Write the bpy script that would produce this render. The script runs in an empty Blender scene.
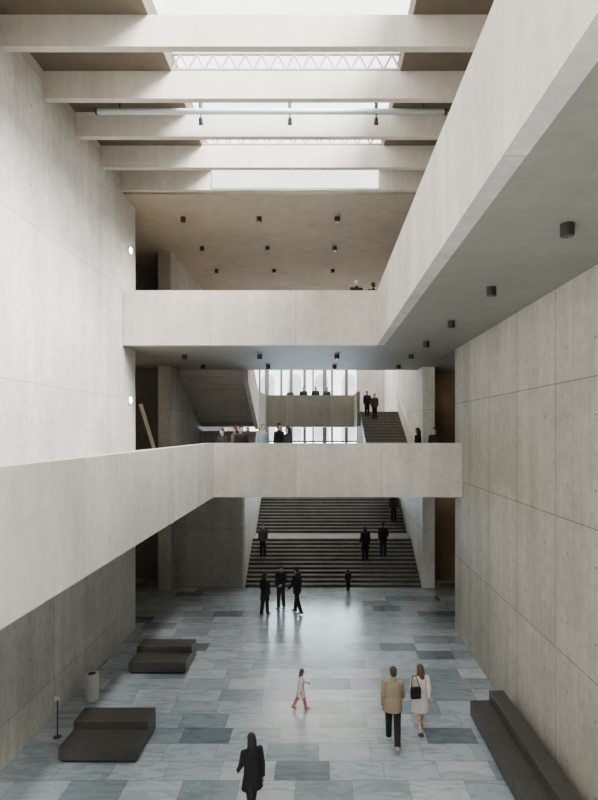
import bpy, bmesh, math, random
from mathutils import Vector, Matrix
random.seed(4)
S = bpy.context.scene
C = S.collection
R = math.radians

# ------------------------------------------------------------------ materials
def nmat(name):
    m = bpy.data.materials.new(name); m.use_nodes = True
    nt = m.node_tree
    return m, nt, nt.nodes['Principled BSDF']

def mth(nt, op, a, b=None):
    n = nt.nodes.new('ShaderNodeMath'); n.operation = op
    for i, v in enumerate((a, b)):
        if v is None: continue
        if isinstance(v, (int, float)): n.inputs[i].default_value = v
        else: nt.links.new(v, n.inputs[i])
    return n.outputs[0]

def noise(nt, vec, scale, detail=4, dist=0.0):
    n = nt.nodes.new('ShaderNodeTexNoise')
    n.inputs['Scale'].default_value = scale; n.inputs['Detail'].default_value = detail
    n.inputs['Distortion'].default_value = dist
    nt.links.new(vec, n.inputs['Vector'])
    return n.outputs['Fac']

def remap(nt, v, a, b, lo, hi):
    n = nt.nodes.new('ShaderNodeMapRange')
    nt.links.new(v, n.inputs[0])
    for i, x in enumerate((a, b, lo, hi)): n.inputs[i+1].default_value = x
    return n.outputs[0]

def scalecol(nt, col, fac):
    n = nt.nodes.new('ShaderNodeVectorMath'); n.operation = 'SCALE'
    if isinstance(col, tuple): n.inputs[0].default_value = col[:3]
    else: nt.links.new(col, n.inputs[0])
    nt.links.new(fac, n.inputs['Scale'])
    return n.outputs[0]

def vmul(nt, vec, s):
    vs = nt.nodes.new('ShaderNodeVectorMath'); vs.operation = 'MULTIPLY'
    nt.links.new(vec, vs.inputs[0]); vs.inputs[1].default_value = s
    return vs.outputs[0]

def concrete(name, col, axis=None, pu=2.6, ou=0.0, pz=2.65, oz=0.0, rough=.7, var=.8, line=.35):
    m, nt, b = nmat(name)
    g = nt.nodes.new('ShaderNodeNewGeometry'); P = g.outputs['Position']
    sp = nt.nodes.new('ShaderNodeSeparateXYZ'); nt.links.new(P, sp.inputs[0])
    n1 = remap(nt, noise(nt, P, .45, 6, .4), .3, .7, 1-.15*var, 1+.12*var)
    n2 = remap(nt, noise(nt, P, 6.0, 9), .3, .7, 1-.11*var, 1+.1*var)
    n3 = remap(nt, noise(nt, vmul(nt, P, (1.8, 1.8, .2)), 1.0, 7), .3, .7, 1-.13*var, 1+.11*var)
    # fine grain of the formwork boards
    n4 = remap(nt, noise(nt, vmul(nt, P, (9, 9, .5)), 1.0, 4), .3, .7, 1-.05*var, 1+.05*var)
    f = mth(nt, 'MULTIPLY', mth(nt, 'MULTIPLY', n1, n2), mth(nt, 'MULTIPLY', n3, n4))
    if axis:
        u = mth(nt, 'SUBTRACT', sp.outputs[axis], ou); z = mth(nt, 'SUBTRACT', sp.outputs['Z'], oz)
        du = mth(nt, 'PINGPONG', u, pu/2); dz = mth(nt, 'PINGPONG', z, pz/2)
        j = mth(nt, 'MAXIMUM', mth(nt, 'LESS_THAN', du, .014), mth(nt, 'LESS_THAN', dz, .014))
        f = mth(nt, 'MULTIPLY', f, mth(nt, 'SUBTRACT', 1.0, mth(nt, 'MULTIPLY', j, line)))
        # tie holes, four to a panel
        hu = mth(nt, 'PINGPONG', mth(nt, 'SUBTRACT', u, pu/4), pu/4); hz = mth(nt, 'PINGPONG', mth(nt, 'SUBTRACT', z, pz/4), pz/4)
        hd = mth(nt, 'SQRT', mth(nt, 'ADD', mth(nt, 'MULTIPLY', hu, hu), mth(nt, 'MULTIPLY', hz, hz)))
        f = mth(nt, 'MULTIPLY', f, mth(nt, 'SUBTRACT', 1.0, mth(nt, 'MULTIPLY', mth(nt, 'LESS_THAN', hd, .026), .5)))
        wn = nt.nodes.new('ShaderNodeTexWhiteNoise'); wn.noise_dimensions = '2D'
        cb = nt.nodes.new('ShaderNodeCombineXYZ')
        nt.links.new(mth(nt, 'FLOOR', mth(nt, 'DIVIDE', u, pu)), cb.inputs[0])
        nt.links.new(mth(nt, 'FLOOR', mth(nt, 'DIVIDE', z, pz)), cb.inputs[1])
        nt.links.new(cb.outputs[0], wn.inputs['Vector'])
        f = mth(nt, 'MULTIPLY', f, remap(nt, wn.outputs['Value'], 0, 1, .93, 1.06))
    nt.links.new(scalecol(nt, col, f), b.inputs['Base Color'])
    b.inputs['Roughness'].default_value = rough
    b.inputs['Specular IOR Level'].default_value = .3
    bp = nt.nodes.new('ShaderNodeBump'); bp.inputs['Strength'].default_value = .05; bp.inputs['Distance'].default_value = .02
    nt.links.new(n2, bp.inputs['Height']); nt.links.new(bp.outputs[0], b.inputs['Normal'])
    return m

def simple(name, col, rough=.5, metal=0.0, var=.12, scale=12, emit=None, es=0.0):
    m, nt, b = nmat(name)
    t = nt.nodes.new('ShaderNodeTexCoord')
    f = remap(nt, noise(nt, t.outputs['Object'], scale, 3), .3, .7, 1-var, 1+var)
    nt.links.new(scalecol(nt, col, f), b.inputs['Base Color'])
    b.inputs['Roughness'].default_value = rough; b.inputs['Metallic'].default_value = metal
    if emit:
        b.inputs['Emission Color'].default_value = (*emit, 1); b.inputs['Emission Strength'].default_value = es
    return m

def glazing(name, col, es, transp):
    """diffusing daylight glass: lets part of the sun and sky through, glows with the rest"""
    m, nt, b = nmat(name)
    out = nt.nodes['Material Output']
    tr = nt.nodes.new('ShaderNodeBsdfTransparent'); em = nt.nodes.new('ShaderNodeEmission'); mx = nt.nodes.new('ShaderNodeMixShader')
    t = nt.nodes.new('ShaderNodeTexCoord')
    nt.links.new(remap(nt, noise(nt, t.outputs['Object'], .6, 3), .3, .7, es*.92, es*1.08), em.inputs['Strength'])
    em.inputs['Color'].default_value = (*col, 1)
    mx.inputs[0].default_value = transp
    nt.links.new(em.outputs[0], mx.inputs[1]); nt.links.new(tr.outputs[0], mx.inputs[2]); nt.links.new(mx.outputs[0], out.inputs['Surface'])
    return m

def floor_mat():
    m, nt, b = nmat('marble_tiles')
    g = nt.nodes.new('ShaderNodeNewGeometry'); P = g.outputs['Position']
    sp = nt.nodes.new('ShaderNodeSeparateXYZ'); nt.links.new(P, sp.inputs[0])
    rh, L = .66, 1.12
    row = mth(nt, 'FLOOR', mth(nt, 'DIVIDE', sp.outputs['Y'], rh))
    w1 = nt.nodes.new('ShaderNodeTexWhiteNoise'); w1.noise_dimensions = '1D'; nt.links.new(row, w1.inputs['W'])
    x = mth(nt, 'ADD', sp.outputs['X'], mth(nt, 'MULTIPLY', w1.outputs['Value'], L))
    colm = mth(nt, 'FLOOR', mth(nt, 'DIVIDE', x, L))
    cb = nt.nodes.new('ShaderNodeCombineXYZ'); nt.links.new(colm, cb.inputs[0]); nt.links.new(row, cb.inputs[1])
    w2 = nt.nodes.new('ShaderNodeTexWhiteNoise'); w2.noise_dimensions = '2D'; nt.links.new(cb.outputs[0], w2.inputs['Vector'])
    cr = nt.nodes.new('ShaderNodeValToRGB'); nt.links.new(w2.outputs['Value'], cr.inputs[0])
    e = cr.color_ramp; e.interpolation = 'CONSTANT'
    stops = [(0, (.15, .195, .23)), (.055, (.255, .32, .36)), (.19, (.345, .415, .46)), (.46, (.40, .47, .515)), (.78, (.47, .535, .575))]
    e.elements[0].position = 0; e.elements[0].color = (*stops[0][1], 1)
    e.elements[1].position = stops[1][0]; e.elements[1].color = (*stops[1][1], 1)
    for p, c in stops[2:]:
        k = e.elements.new(p); k.color = (*c, 1)
    va = nt.nodes.new('ShaderNodeVectorMath'); va.operation = 'MULTIPLY_ADD'
    nt.links.new(cb.outputs[0], va.inputs[0]); va.inputs[1].default_value = (3.7, 5.3, 0)
    nt.links.new(vmul(nt, P, (.8, 2.4, 1)), va.inputs[2])
    vn = noise(nt, va.outputs[0], 1.5, 9, 1.5)
    f = remap(nt, vn, .3, .7, .78, 1.18)
    vein = remap(nt, mth(nt, 'ABSOLUTE', mth(nt, 'SUBTRACT', vn, .5)), 0, .018, 1.3, 1.0)
    du = mth(nt, 'PINGPONG', x, L/2); dy = mth(nt, 'PINGPONG', sp.outputs['Y'], rh/2)
    j = mth(nt, 'MAXIMUM', mth(nt, 'LESS_THAN', du, .006), mth(nt, 'LESS_THAN', dy, .007))
    f = mth(nt, 'MULTIPLY', mth(nt, 'MULTIPLY', f, vein), mth(nt, 'SUBTRACT', 1.0, mth(nt, 'MULTIPLY', j, .45)))
    nt.links.new(scalecol(nt, cr.outputs[0], f), b.inputs['Base Color'])
    nt.links.new(remap(nt, vn, .2, .8, .18, .26), b.inputs['Roughness'])
    b.inputs['Specular IOR Level'].default_value = 1.0
    b.inputs['Coat Weight'].default_value = .9; b.inputs['Coat Roughness'].default_value = .22
    return m

M = {}
M['floor'] = floor_mat()
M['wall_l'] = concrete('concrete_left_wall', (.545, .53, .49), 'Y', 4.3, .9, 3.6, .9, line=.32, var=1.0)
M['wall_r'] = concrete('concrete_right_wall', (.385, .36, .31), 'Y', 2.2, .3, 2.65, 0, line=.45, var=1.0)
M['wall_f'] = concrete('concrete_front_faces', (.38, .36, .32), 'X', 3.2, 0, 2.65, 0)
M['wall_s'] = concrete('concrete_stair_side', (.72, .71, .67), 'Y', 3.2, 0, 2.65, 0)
M['par_x'] = concrete('concrete_parapet_across', (.56, .525, .46), 'X', 2.85, -.8, 40, -10, line=.28, var=.75)
M['par_y'] = concrete('concrete_parapet_along', (.585, .56, .505), 'Y', 2.6, .6, 40, -10, line=.28, var=.75)
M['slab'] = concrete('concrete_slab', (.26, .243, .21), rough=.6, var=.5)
M['under'] = concrete('concrete_stair_underside', (.40, .385, .35), rough=.7, var=.5)
M['beam'] = concrete('concrete_beam', (.56, .52, .45), var=.6)
M['soffit'] = concrete('concrete_soffit', (.42, .35, .27), var=.55)
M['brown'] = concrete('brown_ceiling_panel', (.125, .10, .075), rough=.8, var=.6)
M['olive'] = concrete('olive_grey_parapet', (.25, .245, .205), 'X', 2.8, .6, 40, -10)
M['riser'] = concrete('stone_riser_shaded', (.078, .076, .072), rough=.5, var=1.4)  # shade put into the colour: risers darker than the treads lit from above
M['tread'] = concrete('stone_tread_lit', (.24, .235, .22), rough=.45, var=1.4)
M['riser_mid'] = concrete('brown_stone_riser_shaded', (.13, .123, .11), rough=.5)  # narrow stair, same light and shade painted by colour
M['tread_mid'] = concrete('brown_stone_tread_lit', (.22, .21, .19), rough=.5)
M['landing'] = concrete('grey_stone_landing', (.32, .315, .30), rough=.4)
M['dark'] = concrete('dark_concrete', (.20, .19, .17))
M['glass_sky'] = glazing('luminous_roof_glazing', (1.0, .985, .95), 10.0, .5)
M['glow_end'] = glazing('skylight_end_glow', (1.0, .98, .94), 3.2, .0)
M['glow_back'] = glazing('added_stair_glow', (1.0, .985, .95), 18.0, .3)
M['glass_far'] = glazing('clear_window_glazing', (.92, .975, 1.0), 4.6, .6)
M['glow_low'] = glazing('boosted_low_glow', (.66, .85, 1.0), 34.0, .2)
M['mull'] = simple('dark_mullion', (.09, .088, .085), .5)
M['white_steel'] = simple('white_painted_steel', (.30, .31, .31), .4, var=.05)
M['rail'] = simple('pale_green_rail', (.62, .72, .70), .3, var=.05)
M['black'] = simple('black_metal', (.02, .018, .016), .45)
M['lens'] = simple('dark_lens', (.05, .045, .04), .15)
M['lamp'] = simple('lamp_diffuser', (.9, .9, .9), .3, emit=(1, .97, .92), es=25)
M['bench'] = simple('dark_brown_grey_upholstery', (.055, .05, .044), .55, var=.15, scale=9)
M['bench_base'] = simple('black_bench_plinth', (.02, .02, .02), .6)
M['bin'] = simple('pale_grey_metal', (.55, .56, .55), .35, var=.05)
M['wood'] = simple('pale_wood', (.78, .70, .58), .5, scale=4)
M['bronze'] = simple('bronze_panel', (.22, .16, .09), .4, .3, scale=2)
M['stone'] = simple('grey_facade_stone', (.36, .37, .37), .8, scale=1)
M['shade'] = simple('dark_arch_opening', (.03, .035, .04), .6)

# ------------------------------------------------------------------ mesh helpers
def box(bm, x0, x1, y0, y1, z0, z1):
    bmesh.ops.create_cube(bm, size=1, matrix=Matrix.Translation(((x0+x1)/2, (y0+y1)/2, (z0+z1)/2)) @
                          Matrix.Diagonal((x1-x0, y1-y0, z1-z0, 1)))
def cone(bm, p0, p1, r0, r1, seg=14):
    p0 = Vector(p0); p1 = Vector(p1); d = p1-p0
    q = Vector((0, 0, 1)).rotation_difference(d).to_matrix().to_4x4()
    bmesh.ops.create_cone(bm, cap_ends=True, segments=seg, radius1=r0, radius2=r1, depth=d.length,
                          matrix=Matrix.Translation((p0+p1)/2) @ q)
def ell(bm, c, rx, ry, rz, seg=16, rot=None):
    mt = Matrix.Translation(c) @ (rot if rot else Matrix.Identity(4)) @ Matrix.Diagonal((rx, ry, rz, 1))
    bmesh.ops.create_uvsphere(bm, u_segments=seg, v_segments=seg//2+2, radius=1, matrix=mt)
def cap(bm, p0, p1, r0, r1, seg=12):
    ell(bm, p0, r0, r0, r0, seg); ell(bm, p1, r1, r1, r1, seg); cone(bm, p0, p1, r0, r1, seg)
def lathe(bm, rings, seg=24):
    vs = []
    for z, rx, ry, cy in rings:
        vs.append([bm.verts.new((rx*math.cos(2*math.pi*i/seg), cy+ry*math.sin(2*math.pi*i/seg), z)) for i in range(seg)])
    for a, b in zip(vs, vs[1:]):
        for i in range(seg): bm.faces.new((a[i], a[(i+1) % seg], b[(i+1) % seg], b[i]))
    bm.faces.new(list(reversed(vs[0]))); bm.faces.new(vs[-1])
    bmesh.ops.recalc_face_normals(bm, faces=bm.faces[:])
def new(): return bmesh.new()
def obj(name, bm, mat, parent=None, bevel=0, smooth=False, loc=None):
    me = bpy.data.meshes.new(name); bm.to_mesh(me); bm.free()
    me.materials.append(mat)
    if smooth:
        for p in me.polygons: p.use_smooth = True
    o = bpy.data.objects.new(name, me); C.objects.link(o)
    if parent: o.parent = parent
    if loc: o.location = loc
    if bevel:
        md = o.modifiers.new('bevel', 'BEVEL'); md.width = bevel; md.segments = 3; md.limit_method = 'ANGLE'
    return o
def bxo(name, dims, mat, parent=None, bevel=0):
    bm = new(); box(bm, *dims); return obj(name, bm, mat, parent, bevel)
def quad(name, pts, mat, parent=None):
    bm = new(); bm.faces.new([bm.verts.new(p) for p in pts]); return obj(name, bm, mat, parent)
def struct(name, dims_list, mat):
    bm = new()
    for d in dims_list: box(bm, *d)
    o = obj(name, bm, mat); o['kind'] = 'structure'; return o
def tag(o, label, cat, group=None):
    o['label'] = label; o['category'] = cat
    if group: o['group'] = group
    return o
def thing(name, label, cat, loc=(0, 0, 0), rz=0, group=None):
    o = bpy.data.objects.new(name, None); C.objects.link(o)
    o.empty_display_size = .2
    o.location = loc; o.rotation_euler = (0, 0, R(rz))
    return tag(o, label, cat, group)
def dup(root, loc, label):
    r = root.copy(); C.objects.link(r); r.location = loc; r['label'] = label
    for ch in list(root.children):
        c = ch.copy(); C.objects.link(c); c.parent = r
        for gch in list(ch.children):
            d = gch.copy(); C.objects.link(d); d.parent = c
    return r

# ------------------------------------------------------------------ people
cloth_cache = {}
def cloth(col, rough=.85):
    k = (col, rough)
    if k not in cloth_cache: cloth_cache[k] = simple('cloth', col, rough, var=.15, scale=25)
    return cloth_cache[k]
SKIN = simple('skin', (.52, .33, .245), .5, var=.05, scale=20)
EYE = simple('eye', (.05, .04, .035), .25)
LIP = simple('lips', (.42, .17, .15), .5)

def remesh_obj(name, bm, mat, parent, vox, it=2):
    me = bpy.data.meshes.new(name); bm.to_mesh(me); bm.free()
    o = bpy.data.objects.new(name, me); C.objects.link(o)
    r = o.modifiers.new('r', 'REMESH'); r.mode = 'VOXEL'; r.voxel_size = vox
    s = o.modifiers.new('s', 'SMOOTH'); s.factor = .5; s.iterations = it
    bpy.context.view_layer.update()
    dg = bpy.context.evaluated_depsgraph_get()
    m2 = bpy.data.meshes.new_from_object(o.evaluated_get(dg))
    o.modifiers.clear(); o.data = m2
    bpy.data.meshes.remove(me); m2.name = name
    m2.materials.clear(); m2.materials.append(mat)
    for p in m2.polygons: p.use_smooth = True
    o.parent = parent
    return o

def person(label, loc, h, heading, top, bottom, hair, hairlen=0, hem=.84, hemw=.19, stride=0, arms=((0, 8, 12), (0, 8, 12)),
           shoe=(.03, .03, .03), legs='trousers', yaw=0, vox=.012, group=None, lean=0, topname='jacket', lead=1, flare=None, cat='person', slim=1.0):
    root = thing('person', label, cat, loc, heading, group)
    k = h/1.75
    V = lambda x, y, z: Vector((x, y, z))
    Yh = Matrix.Rotation(R(yaw), 4, 'Z')
    hipz = .92
    legsP = []
    for s in (-1, 1):
        front = (s == lead)
        a = R(stride if front else -stride)
        kb = R(.25*stride if front else 1.0*stride)
        hip = V(s*.088*slim, 0, hipz)
        knee = hip + V(s*.006, math.sin(a), -math.cos(a))*.43
        ank = knee + V(0, math.sin(a-kb), -math.cos(a-kb))*.41
        fp = R(.3*stride if front else -1.3*stride)
        fd = V(s*.12, math.cos(fp), math.sin(fp)).normalized(); up = V(0, -fd.z, fd.y)
        heel = ank - fd*.045 - up*.045; toe = ank + fd*.145 - up*.052
        legsP.append((hip, knee, ank, heel, toe))
    mn = min(min(l[3].z-.04, l[4].z-.034) for l in legsP)
    dz = -mn
    up_ = V(0, 0, dz)
    legsP = [tuple(p+up_ for p in l) for l in legsP]
    ln = lambda z: max(0, z-.95)*math.tan(R(lean))
    U = lambda x, y, z: V(x*slim, y+ln(z), z+dz)
    armsP = []
    for s, (pt, ab, fl) in zip((-1, 1), arms):
        d = lambda p, q: V(s*math.sin(R(q)), math.sin(R(p))*math.cos(R(q)), -math.cos(R(p))*math.cos(R(q)))
        sh = U(s*.182, 0, 1.405)
        el = sh + d(pt, ab)*.285
        fd = d(pt+fl, ab*.2 if fl < 40 else -18)
        wr = el + fd*.25
        armsP.append((sh, el, wr, fd, s))
    HC = U(0, .02, 1.635)
    hp = lambda x, y, z: HC + (Yh @ V(x, y, z))
    # body, one continuous surface
    bm = new()
    ell(bm, HC, .076, .096, .117, rot=Yh)
    ell(bm, hp(0, .03, -.062), .054, .062, .056, rot=Yh)
    cap(bm, hp(0, .093, .0), hp(0, .108, -.03), .009, .014, 8)
    for s in (-1, 1): ell(bm, hp(s*.078, -.008, -.008), .011, .022, .033, 10, rot=Yh)
    cap(bm, U(0, -.005, 1.43), HC+V(0, -.02, -.06), .058, .052)
    cap(bm, U(-.15, 0, 1.405), U(.15, 0, 1.405), .06, .06)
    ell(bm, U(0, 0, 1.27), .16*slim, .105, .20); ell(bm, U(0, 0, 1.10), .135*slim, .095, .17); ell(bm, U(0, 0, .94), .155*slim, .11, .13)
    for hip, knee, ank, heel, toe in legsP:
        cap(bm, hip, knee, .078, .052); cap(bm, knee, ank, .050, .036)
        ell(bm, knee+(ank-knee)*.3+V(0, -.014, 0), .043, .043, .1)
        cap(bm, heel+V(0, 0, .01), toe, .032, .026); cap(bm, ank, heel+V(0, 0, .01), .034, .03)
    for sh, el, wr, fd, s in armsP:
        cap(bm, sh, el, .05, .04); cap(bm, el, wr, .039, .026)
        nrm = V(-s, 0, 0); nrm = (nrm-fd*nrm.dot(fd)).normalized(); sd = fd.cross(nrm).normalized()
        if sd.y < 0: sd = -sd
        for i, ln_ in enumerate((.075, .088, .08, .06)):
            o_ = (1.5-i)*.022
            k0 = wr + fd*.02 + sd*o_*.5; k1 = wr + fd*.09 + sd*o_
            cap(bm, k0, k1, .014, .0125, 8)
            k2 = k1 + (fd*.85+nrm*.45).normalized()*ln_*.55
            k3 = k2 + (fd*.45+nrm*.8).normalized()*ln_*.45
            cap(bm, k1, k2, .0105, .0095, 8); cap(bm, k2, k3, .0095, .008, 8)
        t0 = wr + fd*.025 + sd*.018; t1 = wr + fd*.065 + sd*.052 + nrm*.012; t2 = t1 + (fd*.9+nrm*.3).normalized()*.04
        cap(bm, t0, t1, .014, .011, 8); cap(bm, t1, t2, .0105, .009, 8)
    bmesh.ops.scale(bm, vec=(k, k, k), verts=bm.verts)
    remesh_obj('body', bm, SKIN, root, min(vox, .010)*k, 2)
    for s in (-1, 1):
        bm = new(); ell(bm, hp(s*.031, .084, .004)*k, .012*k, .008*k, .008*k, 10, rot=Yh); obj('eye', bm, EYE, root, smooth=True)
    bm = new(); ell(bm, hp(0, .088, -.062)*k, .023*k, .008*k, .008*k, 10, rot=Yh); obj('mouth', bm, LIP, root, smooth=True)
    # hair
    bm = new()
    ell(bm, hp(0, -.012, .03), .086, .098, .095, rot=Yh)
    ell(bm, hp(0, -.04, -.02), .078, .066, .09, rot=Yh)
    if hairlen:
        cap(bm, hp(0, -.045, .0), hp(0, -.06, -hairlen*.5), .082, .09); cap(bm, hp(0, -.06, -hairlen*.5), hp(0, -.085, -hairlen), .09, .066)
        for s in (-1, 1): cap(bm, hp(s*.062, -.02, .02), hp(s*.08, -.01, -hairlen*.8), .035, .03)
    bmesh.ops.scale(bm, vec=(k, k, k), verts=bm.verts)
    remesh_obj('hair', bm, cloth(hair, .6), root, vox*k, 2)
    # top: torso, hem, sleeves
    bm = new()
    q = .022
    cap(bm, U(-.15, 0, 1.40), U(.15, 0, 1.40), .066, .066)
    ell(bm, U(0, 0, 1.27), (.16+q)*slim, .105+q, .2)
    cap(bm, U(0, -.01, 1.42), U(0, -.012, 1.475), .078, .066)
    hw = hemw; fl_ = flare or hw
    rings = [(hem+dz, fl_, fl_*.74, ln(hem)), (hem+.03+dz, fl_*.995, fl_*.735, ln(hem))]
    zt = max(.95, hem+.1)
    rings += [((hem+zt)/2+.01+dz, (fl_+hw)/2, (fl_+hw)/2*.73, ln((hem+zt)/2)), (zt+dz, hw*.98, hw*.72, ln(.95)),
              (1.1+dz, max(.168*slim, hw*.9), .125, ln(1.1)), (1.28+dz, .184*slim, .128, ln(1.28)), (1.38+dz, .17*slim, .1, ln(1.38))]
    lathe(bm, rings)
    for sh, el, wr, fd, s in armsP:
        cap(bm, sh, el, .067, .058); cap(bm, el, wr-fd*.035, .057, .042); cone(bm, wr-fd*.05, wr-fd*.005, .047, .046)
    bmesh.ops.scale(bm, vec=(k, k, k), verts=bm.verts)
    remesh_obj(topname, bm, cloth(top), root, vox*k, 2)
    if legs == 'trousers':
        bm = new()
        ell(bm, U(0, 0, .94), .168*slim, .122, .13)
        for hip, knee, ank, heel, toe in legsP:
            cap(bm, hip, knee, .098, .08); cap(bm, knee, ank+(knee-ank)*.12, .08, .067)
            cone(bm, ank+(knee-ank)*.2, ank+(knee-ank)*.0, .068, .068)
        bmesh.ops.scale(bm, vec=(k, k, k), verts=bm.verts)
        remesh_obj('trousers', bm, cloth(bottom), root, vox*k, 2)
    for hip, knee, ank, heel, toe in legsP:
        bm = new()
        cap(bm, heel+V(0, 0, .003), toe+V(0, 0, .003), .043, .036); cap(bm, ank-V(0, 0, .01), heel+V(0, 0, .01), .044, .042)
        bmesh.ops.scale(bm, vec=(k, k, k), verts=bm.verts)
        remesh_obj('shoe', bm, cloth(shoe, .5), root, .011*k, 1)
    return root

BLK = (.009, .009, .010); DRK = (.022, .022, .025); NAVY = (.018, .022, .034)
BRN = (.09, .05, .03); HBLK = (.010, .009, .008); DBR = (.045, .03, .02)
FINE = .0068
rs, td = .1375, .25          # wide stair: 12 risers per flight
def stair_z(y):              # height of the wide stair at a depth y (from its foot at 25.1)
    d = y-25.1
    if d < 3.0: return (int(d/td)+1)*rs
    if d < 4.3: return 1.65
    return 1.65+(int((d-4.3)/td)+1)*rs
NY, NT = 26.5, .34           # narrow stair
def narrow_z(y): return 5.5+(int((y-NY)/NT)+1)*.1625
person('woman with long black hair and loose black coat walking in the foreground', (-1.22, 10.1, 0), 1.56, 28, BLK, BLK, HBLK, .48, hem=.68, hemw=.19, flare=.23, stride=21,
       arms=((16, 5, 24), (-18, 5, 14)), vox=FINE, topname='coat', lean=4, yaw=14, shoe=(.02, .02, .02), slim=.95)
person('small girl in white dress and pink leggings walking across the marble floor', (-.48, 14.1, 0), 1.02, -70, (.76, .71, .70), (.55, .18, .2), BRN, .22, hem=.60, flare=.27, stride=15,
       arms=((22, 14, 40), (-22, 14, 20)), vox=FINE, shoe=(.5, .2, .2), lean=3, topname='dress')
person('man in dull beige jacket and black trousers seen from behind', (1.63, 12.5, 0), 1.74, -6, (.31, .25, .165), BLK, (.06, .035, .02), 0, hem=.78, hemw=.21, stride=16,
       arms=((-14, 8, 26), (16, 9, 34)), vox=FINE, shoe=(.5, .47, .42), lead=-1, lean=3, yaw=15)
person('woman in white knee length coat with bare legs beside the man in beige', (2.34, 13.05, 0), 1.57, 8, (.74, .69, .64), BLK, (.10, .055, .03), .2, hem=.56, flare=.24, stride=17,
       arms=((8, 8, 50), (-12, 8, 20)), vox=FINE, legs='bare', topname='coat', shoe=(.03, .02, .02), lean=2, yaw=20)
person('shorter person in black coat, leftmost of the three standing before the stairs', (-2.1, 21.3, 0), 1.58, -30, BLK, BLK, HBLK, .12, hem=.62, flare=.22, stride=6, vox=.010, arms=((5, 5, 20), (0, 5, 14)), yaw=-15)
person('person in dark jacket, middle of the three standing before the stairs', (-1.54, 22.1, 0), 1.66, 160, NAVY, DRK, DBR, 0, stride=4, arms=((10, 10, 60), (0, 5, 14)), vox=.010, yaw=20)
person('tall person in black, rightmost of the three standing before the stairs', (-.88, 21.5, 0), 1.78, 60, BLK, BLK, HBLK, 0, hem=.78, stride=11, vox=.010, arms=((12, 5, 30), (-8, 5, 14)), lean=2)
person('small child in dark clothes standing at the foot of the wide stairs', (1.23, 24.5, 0), .92, 10, DRK, BLK, HBLK, 0, stride=6)
person('person in grey jacket on the lower flight near its left side wall', (-2.72, 26.72, stair_z(26.72)), 1.62, 175, (.08, .08, .08), DRK, (.05, .04, .03), 0, arms=((5, 5, 20), (0, 5, 14)))
person('person in black coat climbing the lower flight, left one of the right pair', (2.14, 26.47, stair_z(26.47)), 1.66, 15, BLK, BLK, DBR, .1, hem=.60, flare=.22, topname='coat', arms=((8, 5, 25), (-5, 5, 14)))
person('person in black jacket on the lower flight, right one of the right pair', (3.02, 26.72, stair_z(26.72)), 1.7, -20, BLK, NAVY, HBLK, 0, arms=((-5, 5, 14), (8, 5, 45)))
person('person in dark jacket on the upper flight close to the right side wall', (3.95, 30.02, stair_z(30.02)), 1.6, 0, DRK, BLK, HBLK, 0)
DK = 5.5
FV = dict(vox=.015)
person('short dark haired person at the left corner of the lower bridge parapet', (-3.36, 19.25, DK), 1.58, 150, DRK, BLK, HBLK, 0, **FV)
person('person in grey brown top behind the lower bridge parapet, second from its left corner', (-3.02, 19.95, DK), 1.66, 130, (.17, .13, .11), DRK, BRN, .15, **FV)
person('person in black jacket leaning at the lower bridge, third from its left corner', (-2.72, 19.2, DK), 1.66, 195, BLK, BLK, HBLK, 0, lean=8, **FV)
person('person in light blue top standing behind the lower bridge parapet', (-1.98, 19.3, DK), 1.74, 215, (.33, .42, .50), DRK, (.16, .12, .09), 0, **FV)
person('person in black beside a dark pair, just right of the light blue top', (-1.45, 19.8, DK), 1.78, 235, BLK, BLK, HBLK, 0, yaw=20, **FV)
person('person in dark navy jacket at lower bridge, right of the dark pair', (-1.1, 19.2, DK), 1.66, 120, NAVY, BLK, HBLK, .2, **FV)
person('dark clothed person by the right wall end on the lower bridge, left of two', (3.55, 20.3, DK), 1.62, 60, BLK, BLK, HBLK, .15, **FV)
person('dark clothed person by the right wall end on the lower bridge, right of two', (4.12, 20.1, DK), 1.62, 150, BLK, BLK, HBLK, 0, **FV)
person('grey haired person in dark top behind the upper bridge parapet', (1.26, 19.35, 10.6), 1.62, 10, BLK, BLK, (.42, .42, .42), 0, **FV)
person('dark haired person in black at the right end of the upper bridge', (1.86, 19.6, 10.6), 1.60, 25, BLK, BLK, HBLK, 0, arms=((30, 12, 70), (0, 8, 12)), **FV)
LZ = 8.1
for (x, hh, hd, tc, lab) in ((-1.9, 1.62, 20, DRK, 'dark silhouette at far landing parapet, leftmost of four before the windows'),
                         (-1.05, 1.72, -10, BLK, 'dark silhouette at far landing parapet, second from left before the windows'),
                         (-.28, 1.75, 15, BLK, 'dark silhouette at far landing parapet, third from left before the windows'),
                         (.44, 1.7, -20, NAVY, 'dark silhouette at far landing parapet, rightmost of four before the windows')):
    person(lab, (x, 35.7, LZ), hh, hd+180, tc, BLK, HBLK, 0, vox=.017)
person('dark clothed person near the top of the narrow stair, left of two', (2.62, 31.12, narrow_z(31.12)), 1.45, 185, BLK, BLK, HBLK, 0, vox=.017)
person('person in dark red brown jacket near the top of the narrow stair, right of two', (3.0, 30.78, narrow_z(30.78)), 1.45, 165, (.06, .035, .03), BLK, HBLK, 0, vox=.017)

# shoulder bag of the woman in white
t = thing('shoulder_bag', 'black shoulder bag on the back of the woman in white', 'bag', (2.2, 12.87, .85), 8)
bm = new(); box(bm, -.12, .12, -.05, .05, 0, .26); obj('bag_body', bm, cloth(BLK), t, bevel=.025)
bm = new(); cap(bm, (-.1, 0, .25), (-.07, .04, .5), .012, .012, 8); cap(bm, (-.07, .04, .5), (.02, .05, .5), .012, .012, 8); cap(bm, (.1, 0, .25), (.02, .05, .5), .012, .012, 8); obj('strap', bm, cloth(BLK), t)

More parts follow.
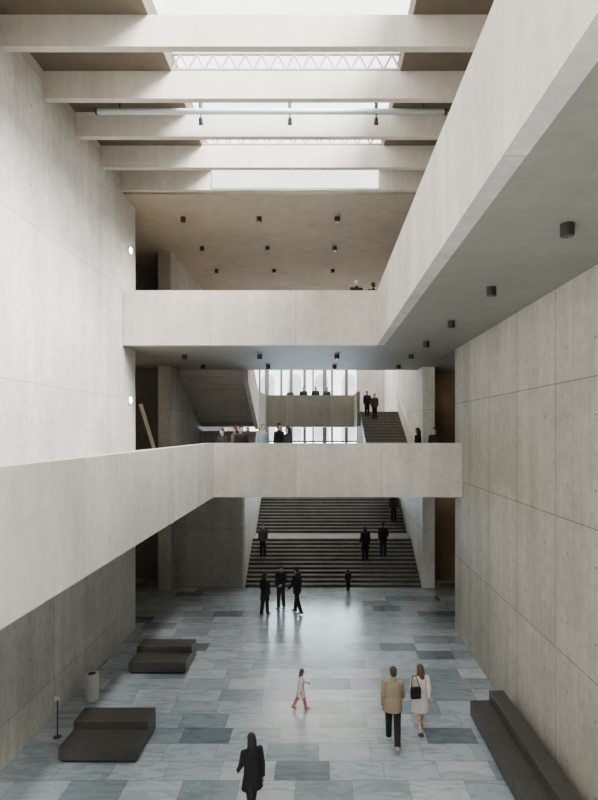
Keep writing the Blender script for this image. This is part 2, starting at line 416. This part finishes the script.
# ------------------------------------------------------------------ the shell
XL, XR = -6.56, 4.75
YB = -4.0
G = .021     # shadow gap between fitted pieces
struct('floor', [(-10.5, 9.0, YB, 40.2, -.3, 0)], M['floor'])
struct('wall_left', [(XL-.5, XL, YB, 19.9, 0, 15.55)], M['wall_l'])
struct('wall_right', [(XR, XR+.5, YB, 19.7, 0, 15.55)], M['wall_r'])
struct('wall_left_rear', [(XL-.55, XL, 24.6, 40.2, 0, 14.9)], M['wall_f'])
struct('wall_right_rear', [(4.55, 5.1, 24.9, 40.2, 0, 14.9)], M['wall_s'])
struct('wall_stair_left', [(XL, -3.47, 25.1, 39.5, 0, 4.8)], M['wall_f'])
struct('wall_stair_side', [(-3.47, -3.37, 25.1, 39.5, 0, 4.8)], M['wall_s'])
struct('wall_mid_left', [(XL, -3.37, 31.0, 31.3, 5.5, 7.0)], M['wall_f'])
struct('wall_corridor_left', [(-10.5, -10.0, 19.9, 27, 0, 14.9), (-10.0, XL-.55, 26.5, 27, 0, 14.9)], M['dark'])
struct('wall_corridor_right', [(8.5, 9.0, 19.7, 27, 0, 14.9), (5.1, 8.5, 26.5, 27, 0, 14.9), (5.25, 8.5, 19.2, 19.7, 0, 14.9)], M['dark'])
struct('wall_corridor_front', [(-10.0, XL-.5, 19.4, 19.9, 0, 14.9)], M['dark'])
struct('door_1', [(5.1, 7.5, 26.3, 26.5, 0, 4.6)], M['bronze'])
struct('door_2', [(5.1, 7.5, 26.3, 26.5, 5.5, 9.6)], M['bronze'])
# far wall with the tall window
WX0, WX1, WY = -5.6, 2.6, 39.5
struct('wall_far', [(XL, WX0, WY, 40.2, 4.8, 14.9), (WX1, 4.55, WY, 40.2, 0, 14.9), (WX0, WX1, WY, 40.2, 0, 3.3), (WX0, WX1, WY, 40.2, 12.5, 14.9)], M['wall_f'])
win = bpy.data.objects.new('window_1', None); C.objects.link(win); win['kind'] = 'structure'; win.location = (0, 39.7, 3.3)
TZ = 2.95
quad('pane', [(WX0, .2, TZ), (WX1, .2, TZ), (WX1, .2, 9.2), (WX0, .2, 9.2)], M['glass_far'], win)
quad('sheen_pane', [(WX0, .2, 0), (WX1, .2, 0), (WX1, .2, TZ), (WX0, .2, TZ)], M['glow_low'], win)  # out-of-sight lower pane, glow boosted to lay a sheen on the floor
x = WX0+.5
k = 0
while x < WX1-.2:
    wd = (.10, .06, .14, .075, .11)[k % 5]
    bxo('mullion', (x-wd, x+wd, -.18, .18, 0, 9.2), M['mull'], win)
    x += (.82, .52, 1.02, .70, .95, .6)[k % 6]; k += 1
bxo('transom', (WX0, WX1, -.1, .1, TZ-.06, TZ+.06), M['mull'], win)
# what stands outside that window
t = thing('building', 'grey stone building with dark arches seen through the far window', 'building', (-1, 58, 0))
bxo('facade', (-12, 12, 0, 1, 0, 18), M['stone'], t)
for zz in (.4, 5.0, 10.0):
    for i in range(8):
        xx = -10+i*2.8
        bm = new(); box(bm, xx-.7, xx+.7, -.06, 0, zz, zz+2.2); cone(bm, (xx, -.06, zz+2.2), (xx, 0, zz+2.2), .7, .7, 24)
        obj('arch', bm, M['shade'], t)

# ceilings, skylights
SX0, SX1 = -3.53, 1.91
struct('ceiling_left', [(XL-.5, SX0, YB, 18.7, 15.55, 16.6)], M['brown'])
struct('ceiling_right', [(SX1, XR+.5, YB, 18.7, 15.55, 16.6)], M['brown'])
struct('ceiling', [(-10.5, 9.0, 18.7, 32.5, 14.9, 16.6), (-10.5, -3.0, 32.5, 40.2, 14.9, 16.6), (4.3, 9.0, 32.5, 40.2, 14.9, 16.6), (-3.0, 4.3, 39.2, 40.2, 14.9, 16.6)], M['soffit'])
GZ = 16.08
quad('window_2', [(SX0, YB, GZ), (SX1, YB, GZ), (SX1, 18.7, GZ), (SX0, 18.7, GZ)], M['glass_sky'])['kind'] = 'structure'
quad('added_stair_skylight', [(-3.0, 32.5, 16.0), (4.3, 32.5, 16.0), (4.3, 39.2, 16.0), (-3.0, 39.2, 16.0)], M['glow_back'])['kind'] = 'structure'  # unseen skylight added to brighten the stairwell
struct('end_glow_strip', [(SX0, SX1, 18.31, 18.345, 14.96, 15.53)], M['glow_end'])  # added glow strip standing in for the lit end of the skylight well

# roof beams
BEAMS = [(11.5, 'nearest the camera, cut close to the top edge of the view'), (13.3, 'second from the camera, below the first lattice truss'),
         (15.02, 'third from the camera, right behind the hanging rail'), (16.78, 'fourth from the camera, below the second lattice truss'),
         (18.35, 'farthest from the camera, against the tan gallery ceiling')]
for y, lab in BEAMS:
    o = bxo('ceiling_beam', (XL, XR, -.09, .09, 0, .65), M['beam']); o.location = (0, y+.09, 14.9)
    tag(o, 'concrete roof beam '+lab, 'beam', 'concrete roof beams')
def truss(y, label):
    t = thing('roof_truss', label, 'truss', (0, y, 15.6), 0, 'white lattice trusses')
    for nm, z in (('bottom_chord', .03), ('top_chord', .40)):
        bm = new(); cone(bm, (SX0, 0, z), (SX1, 0, z), .035, .035, 8); obj(nm, bm, M['white_steel'], t)
    bm = new(); n = 14; w = (SX1-SX0)/n
    for i in range(n):
        x = SX0+i*w
        cone(bm, (x, 0, .03), (x+w/2, 0, .40), .024, .024, 6); cone(bm, (x+w/2, 0, .40), (x+w, 0, .03), .024, .024, 6)
    obj('lattice', bm, M['white_steel'], t)
    return t
truss(13.38, 'white steel lattice truss above the second roof beam')
truss(16.86, 'white steel lattice truss above the fourth roof beam')
# hanging rail and its spotlights
t = thing('lighting_rail', 'long pale tube rail hung across the roof between two beams', 'rail', (0, 14.55, 15.3))
bm = new(); cone(bm, (-5.8, 0, 0), (3.26, 0, 0), .075, .075, 14); obj('tube', bm, M['rail'], t, smooth=True)
for x in (-5.2, 2.7):
    bm = new(); cone(bm, (x, 0, .07), (x, 0, .25), .015, .015, 8); obj('hanger', bm, M['black'], t)
for x in (-5.8, 3.26):
    bm = new(); cone(bm, (x-.03, 0, 0), (x+.03, 0, 0), .085, .085, 14); obj('end_cap', bm, M['black'], t)
first = None
for x, lab in ((-3.1, 'left'), (-.78, 'middle'), (1.46, 'right')):
    lb = 'small black spotlight on the roof rail, %s of three' % lab
    if not first:
        first = thing('track_spotlight', lb, 'spotlight', (x, 14.55, 15.225), 0, 'spotlights on the roof rail')
        bm = new(); cone(bm, (0, 0, 0), (0, 0, -.1), .02, .02, 8); obj('stem', bm, M['black'], first)
        bm = new(); cone(bm, (0, -.02, -.09), (0, .06, -.25), .045, .065, 14); obj('lamp_head', bm, M['black'], first)
        bm = new(); cone(bm, (0, 0, .15), (0, 0, .3), .05, .05, 10); obj('driver_box', bm, M['black'], first)
    else: dup(first, (x, 14.55, 15.225), lb)

# right balcony, upper bridge
g = thing('balcony', 'upper right concrete balcony running along the hall over the right wall', 'balcony', (0, 0, 9.85))
bxo('parapet', (1.89, 2.14, YB, 18.6, 0, 1.82), M['par_y'], g)
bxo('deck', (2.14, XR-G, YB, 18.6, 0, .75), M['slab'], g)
g = thing('bridge', 'upper concrete bridge crossing the hall below the tan gallery ceiling', 'bridge', (0, 18.6, 9.85), 0, 'concrete bridges across the hall')
bxo('parapet', (XL+G, 1.89, 0, .25, 0, 1.82), M['par_x'], g)
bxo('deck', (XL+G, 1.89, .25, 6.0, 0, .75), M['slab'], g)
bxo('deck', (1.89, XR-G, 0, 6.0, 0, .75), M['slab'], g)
struct('floor_upper', [(XL, 4.55, 24.9, 26.2, 9.85, 10.6), (XL, XR, 24.6, 24.9, 9.85, 10.6)], M['slab'])
# left balcony, lower bridge
g = thing('balcony', 'lower left concrete balcony running along the hall at the left wall', 'balcony', (0, 0, 4.8))
bxo('parapet', (-3.79, -3.54, YB, 18.6, 0, 1.8), M['par_y'], g)
bxo('deck', (XL+G, -3.79, YB, 18.6, 0, .7), M['slab'], g)
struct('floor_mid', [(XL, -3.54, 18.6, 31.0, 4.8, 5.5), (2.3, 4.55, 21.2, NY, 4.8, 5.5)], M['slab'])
g = thing('bridge', 'lower concrete bridge crossing the hall in front of the wide stairs', 'bridge', (0, 18.6, 4.8), 0, 'concrete bridges across the hall')
bxo('parapet', (-3.54, XR-G, 0, .25, 0, 1.8), M['par_x'], g)
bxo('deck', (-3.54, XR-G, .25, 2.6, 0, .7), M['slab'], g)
bxo('rear_parapet', (-3.3, 2.3, 2.4, 2.6, .7, 1.75), M['par_x'], g)
struct('floor_corridors', [(-10.0, XL-.55, 19.9, 26.5, 4.8, 5.5), (-10.0, XL-.55, 19.9, 26.5, 9.85, 10.6),
        (XL-.55, XL, 19.9, 24.6, 4.8, 5.5), (XL-.55, XL, 19.9, 24.6, 9.85, 10.6),
        (5.25, 8.5, 19.7, 26.3, 9.85, 10.6), (XR, 5.25, 19.7, 24.9, 9.85, 10.6), (5.25, 8.5, 19.7, 26.3, 4.8, 5.5), (XR, 5.25, 19.7, 24.9, 4.8, 5.5)], M['slab'])

# wide stair
st = thing('staircase', 'wide dark stone staircase rising behind the lower bridge', 'stairs', (0, 25.1, 0))
SL, SR = -3.37+G, 4.55-G
def flight(y0, z0):
    for i in range(12):
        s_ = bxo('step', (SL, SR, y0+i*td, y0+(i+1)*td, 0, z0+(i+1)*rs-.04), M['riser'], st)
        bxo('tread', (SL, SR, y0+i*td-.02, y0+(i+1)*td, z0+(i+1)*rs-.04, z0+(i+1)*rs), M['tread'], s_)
flight(0, 0)
bxo('landing', (SL, SR, 3.0, 4.3, 0, 1.65), M['landing'], st)
flight(4.3, 1.65)
bxo('landing', (SL, SR, 7.3, 14.37, 0, 3.3), M['tread'], st)
def slab_side(name, st, pts, x0, x1, mat):
    bm = new()
    a = [bm.verts.new((x0, p[0], p[1])) for p in pts]; b = [bm.verts.new((x1, p[0], p[1])) for p in pts]
    bm.faces.new(a); bm.faces.new(list(reversed(b)))
    n = len(pts)
    for j in range(n): bm.faces.new((a[j], b[j], b[(j+1) % n], a[(j+1) % n]))
    bmesh.ops.recalc_face_normals(bm, faces=bm.faces[:])
    return obj(name, bm, mat, st)
# narrow stair up to the far landing on the right
st = thing('staircase', 'narrow dark grey stair on the right going up to the far landing', 'stairs', (0, NY, 5.5))
for i in range(16):
    s_ = bxo('step', (2.3, 4.42, i*NT, (i+1)*NT, max(-.35, (i+1)*.1625-.7), (i+1)*.1625-.045), M['riser_mid'], st)
    bxo('tread', (2.3, 4.42, i*NT-.02, (i+1)*NT, (i+1)*.1625-.045, (i+1)*.1625), M['tread_mid'], s_)
slab_side('side_parapet', st, [(0, -.4), (5.44, 2.0), (5.44, 3.5), (0, 1.0)], 4.42, 4.55-G, M['par_y'])
# far landing
g = thing('landing', 'far concrete landing with solid parapet in front of the tall windows', 'landing', (0, 35.06, 7.25))
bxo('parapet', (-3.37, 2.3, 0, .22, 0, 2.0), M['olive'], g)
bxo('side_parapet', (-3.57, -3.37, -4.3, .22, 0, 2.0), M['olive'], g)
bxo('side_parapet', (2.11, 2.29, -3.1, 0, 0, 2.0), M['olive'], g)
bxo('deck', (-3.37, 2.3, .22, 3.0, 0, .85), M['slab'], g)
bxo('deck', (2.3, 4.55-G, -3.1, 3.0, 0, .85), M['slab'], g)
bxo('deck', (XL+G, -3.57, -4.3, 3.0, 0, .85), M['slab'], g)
# left stair rising toward the viewer
st = thing('staircase', 'left concrete stair with sloping underside rising to the upper floor', 'stairs', (0, 30.7, 8.1))
for i in range(14):
    z = (i+1)*.156
    bxo('step', (XL+G, -3.57, -(i+1)*.33, -i*.33, z-.75, z), M['under'], st)
slab_side('side_parapet', st, [(0, -1.0), (-4.5, 1.2), (-4.5, 3.25), (0, 1.1)], -3.57, -3.37, M['par_y'])

# ------------------------------------------------------------------ downlights
dl = None
def downlight(loc, label, group, lamp=0.0):
    global dl
    if dl is None:
        dl = thing('downlight', label, 'downlight', loc, 0, group)
        bm = new(); cone(bm, (0, 0, 0), (0, 0, -.17), .095, .095, 24); obj('housing', bm, M['black'], dl, smooth=False)
        bm = new(); cone(bm, (0, 0, -.17), (0, 0, -.176), .065, .065, 20); obj('lens', bm, M['lens'], dl)
        o = dl
    else:
        o = dup(dl, loc, label); o['group'] = group
    if lamp:
        l = bpy.data.lights.new('downlight_lamp', 'SPOT'); l.energy = lamp; l.color = (1, .83, .62)
        l.spot_size = R(120); l.spot_blend = .8; l.shadow_soft_size = .08
        lo = bpy.data.objects.new('downlight_lamp', l); C.objects.link(lo); lo.location = (loc[0], loc[1], loc[2]-.25)
    return o
for y, w in zip((7.7, 11.1, 14.5, 17.9), ('nearest', 'second nearest', 'third nearest', 'farthest')):
    downlight((3.4, y, 9.85), 'black cylinder downlight under the right balcony, %s to the camera' % w, 'downlights under the right balcony')
cols = ((-5.06, 'leftmost'), (-2.25, 'second from left'), (.63, 'third from left'), (3.4, 'rightmost'))
for y, w in ((20.9, 'front'), (24.2, 'rear')):
    for x, c in cols:
        downlight((x, y, 9.85), 'small downlight under the upper bridge, %s in the %s row' % (c, w), 'downlights under the upper bridge', 22 if w == 'rear' else 0)
for y, w in ((20.7, 'front'), (24.0, 'middle'), (27.4, 'back')):
    for x, c in cols[:3]:
        downlight((x, y, 14.9), 'small downlight on the tan gallery ceiling, %s in the %s row' % (c, w), 'downlights on the gallery ceiling', 190 if w == 'front' else 125)
wl = None
for z, lb in ((13.2, 'small bright wall lamp high on the left wall end above the upper bridge'), (8.06, 'small bright wall lamp on the left wall end below the upper bridge')):
    if not wl:
        wl = thing('wall_lamp', lb, 'lamp', (XL, 19.25, z), 0, 'lamps on the left wall end')
        bm = new(); cone(bm, (0, 0, 0), (.04, 0, 0), .13, .13, 20); obj('bracket', bm, M['white_steel'], wl)
        bm = new(); ell(bm, (.05, 0, 0), .05, .11, .11, 16); obj('diffuser', bm, M['lamp'], wl, smooth=True)
    else: dup(wl, (XL, 19.25, z), lb)

# ------------------------------------------------------------------ benches, bin, stand, board
def bench_left(y, label):
    t = thing('bench', label, 'bench', (-4.68, y, 0), 0, 'upholstered benches on the left side')
    bxo('plinth', (-.78, .78, .06, 1.3, 0, .06), M['bench_base'], t)
    bxo('seat', (-.83, .83, 0, .74, .06, .34), M['bench'], t, bevel=.015)
    bxo('backrest', (-.83, .83, .74, 1.36, .06, .52), M['bench'], t, bevel=.015)
bench_left(11.78, 'dark grey upholstered bench with raised back, nearer one on the left')
bench_left(16.1, 'dark grey upholstered bench with raised back, farther one on the left')
t = thing('bench', 'long dark grey upholstered bench against the right wall', 'bench', (4.05, 11.4, 0))
bxo('plinth', (-.33, .38, -2.25, 2.25, 0, .06), M['bench_base'], t)
for i in range(3):
    bxo('seat_cushion', (-.38, .08, -2.3+i*1.5333, -2.3+(i+1)*1.5333-.008, .06, .42), M['bench'], t, bevel=.015)
bxo('backrest', (.08, .44, -2.3, 2.3, .06, .66), M['bench'], t, bevel=.015)
t = thing('waste_bin', 'pale grey cylindrical waste bin at the left wall', 'bin', (-5.95, 14.6, 0))
bm = new(); lathe(bm, [(0, .17, .17, 0), (.02, .18, .18, 0), (.6, .18, .18, 0), (.62, .17, .17, 0)], 28); obj('bin_body', bm, M['bin'], t)
bm = new(); lathe(bm, [(.62, .17, .17, 0), (.66, .185, .185, 0), (.68, .175, .175, 0)], 28); obj('lid', bm, M['bin'], t)
bm = new(); cone(bm, (0, 0, .68), (0, 0, .684), .1, .1, 20); obj('opening', bm, M['black'], t)
t = thing('stanchion', 'slim dark stanchion post by the near left bench', 'stanchion', (-6.0, 12.8, 0))
bm = new(); lathe(bm, [(0, .09, .09, 0), (.012, .09, .09, 0), (.02, .025, .025, 0)], 24); obj('foot', bm, M['bench'], t)
bm = new(); cone(bm, (0, 0, .02), (0, 0, .85), .016, .016, 12); obj('post', bm, M['black'], t)
bm = new(); box(bm, -.07, .07, -.012, .012, .83, .93); obj('head', bm, M['bin'], t)
t = bxo('wooden_board', (-.07, .07, -.03, .03, 0, 2.75), M['wood'])
t.location = (-6.95, 24.2, 5.53); t.rotation_euler = (0, R(-17), 0)
tag(t, 'thin pale wooden board leaning in the left doorway beyond the left wall', 'board')

# ------------------------------------------------------------------ light
w = bpy.data.worlds.new('world'); S.world = w; w.use_nodes = True
bg = w.node_tree.nodes['Background']; bg.inputs[0].default_value = (.76, .88, 1.0, 1); bg.inputs[1].default_value = .12
sl = bpy.data.lights.new('sun', 'SUN'); sl.energy = 66; sl.angle = R(36); sl.color = (1, .985, .955)
so = bpy.data.objects.new('sun', sl); C.objects.link(so)
so.rotation_euler = Vector((-1, .8, -1.2)).to_track_quat('-Z', 'Y').to_euler()
for (x, y, z), e in (((6.4, 24.0, 3.6), 10), ((6.4, 24.0, 8.7), 7), ((-8.4, 22.5, 8.7), 25), ((-8.4, 22.5, 3.6), 20)):  # unseen fill lights added to brighten the side corridors
    l = bpy.data.lights.new('corridor_fill', 'POINT'); l.energy = e; l.color = (1, .84, .62); l.shadow_soft_size = .2
    o = bpy.data.objects.new('corridor_fill', l); C.objects.link(o); o.location = (x, y, z)

cd = bpy.data.cameras.new('camera'); cam = bpy.data.objects.new('camera', cd); C.objects.link(cam)
cam.location = (0, 0, 7.0); cam.rotation_euler = (R(90), 0, 0)
cd.sensor_width = 36; cd.lens = 560/800*36; cd.shift_x = -21/800; cd.shift_y = 31/800
cd.clip_end = 200
S.camera = cam
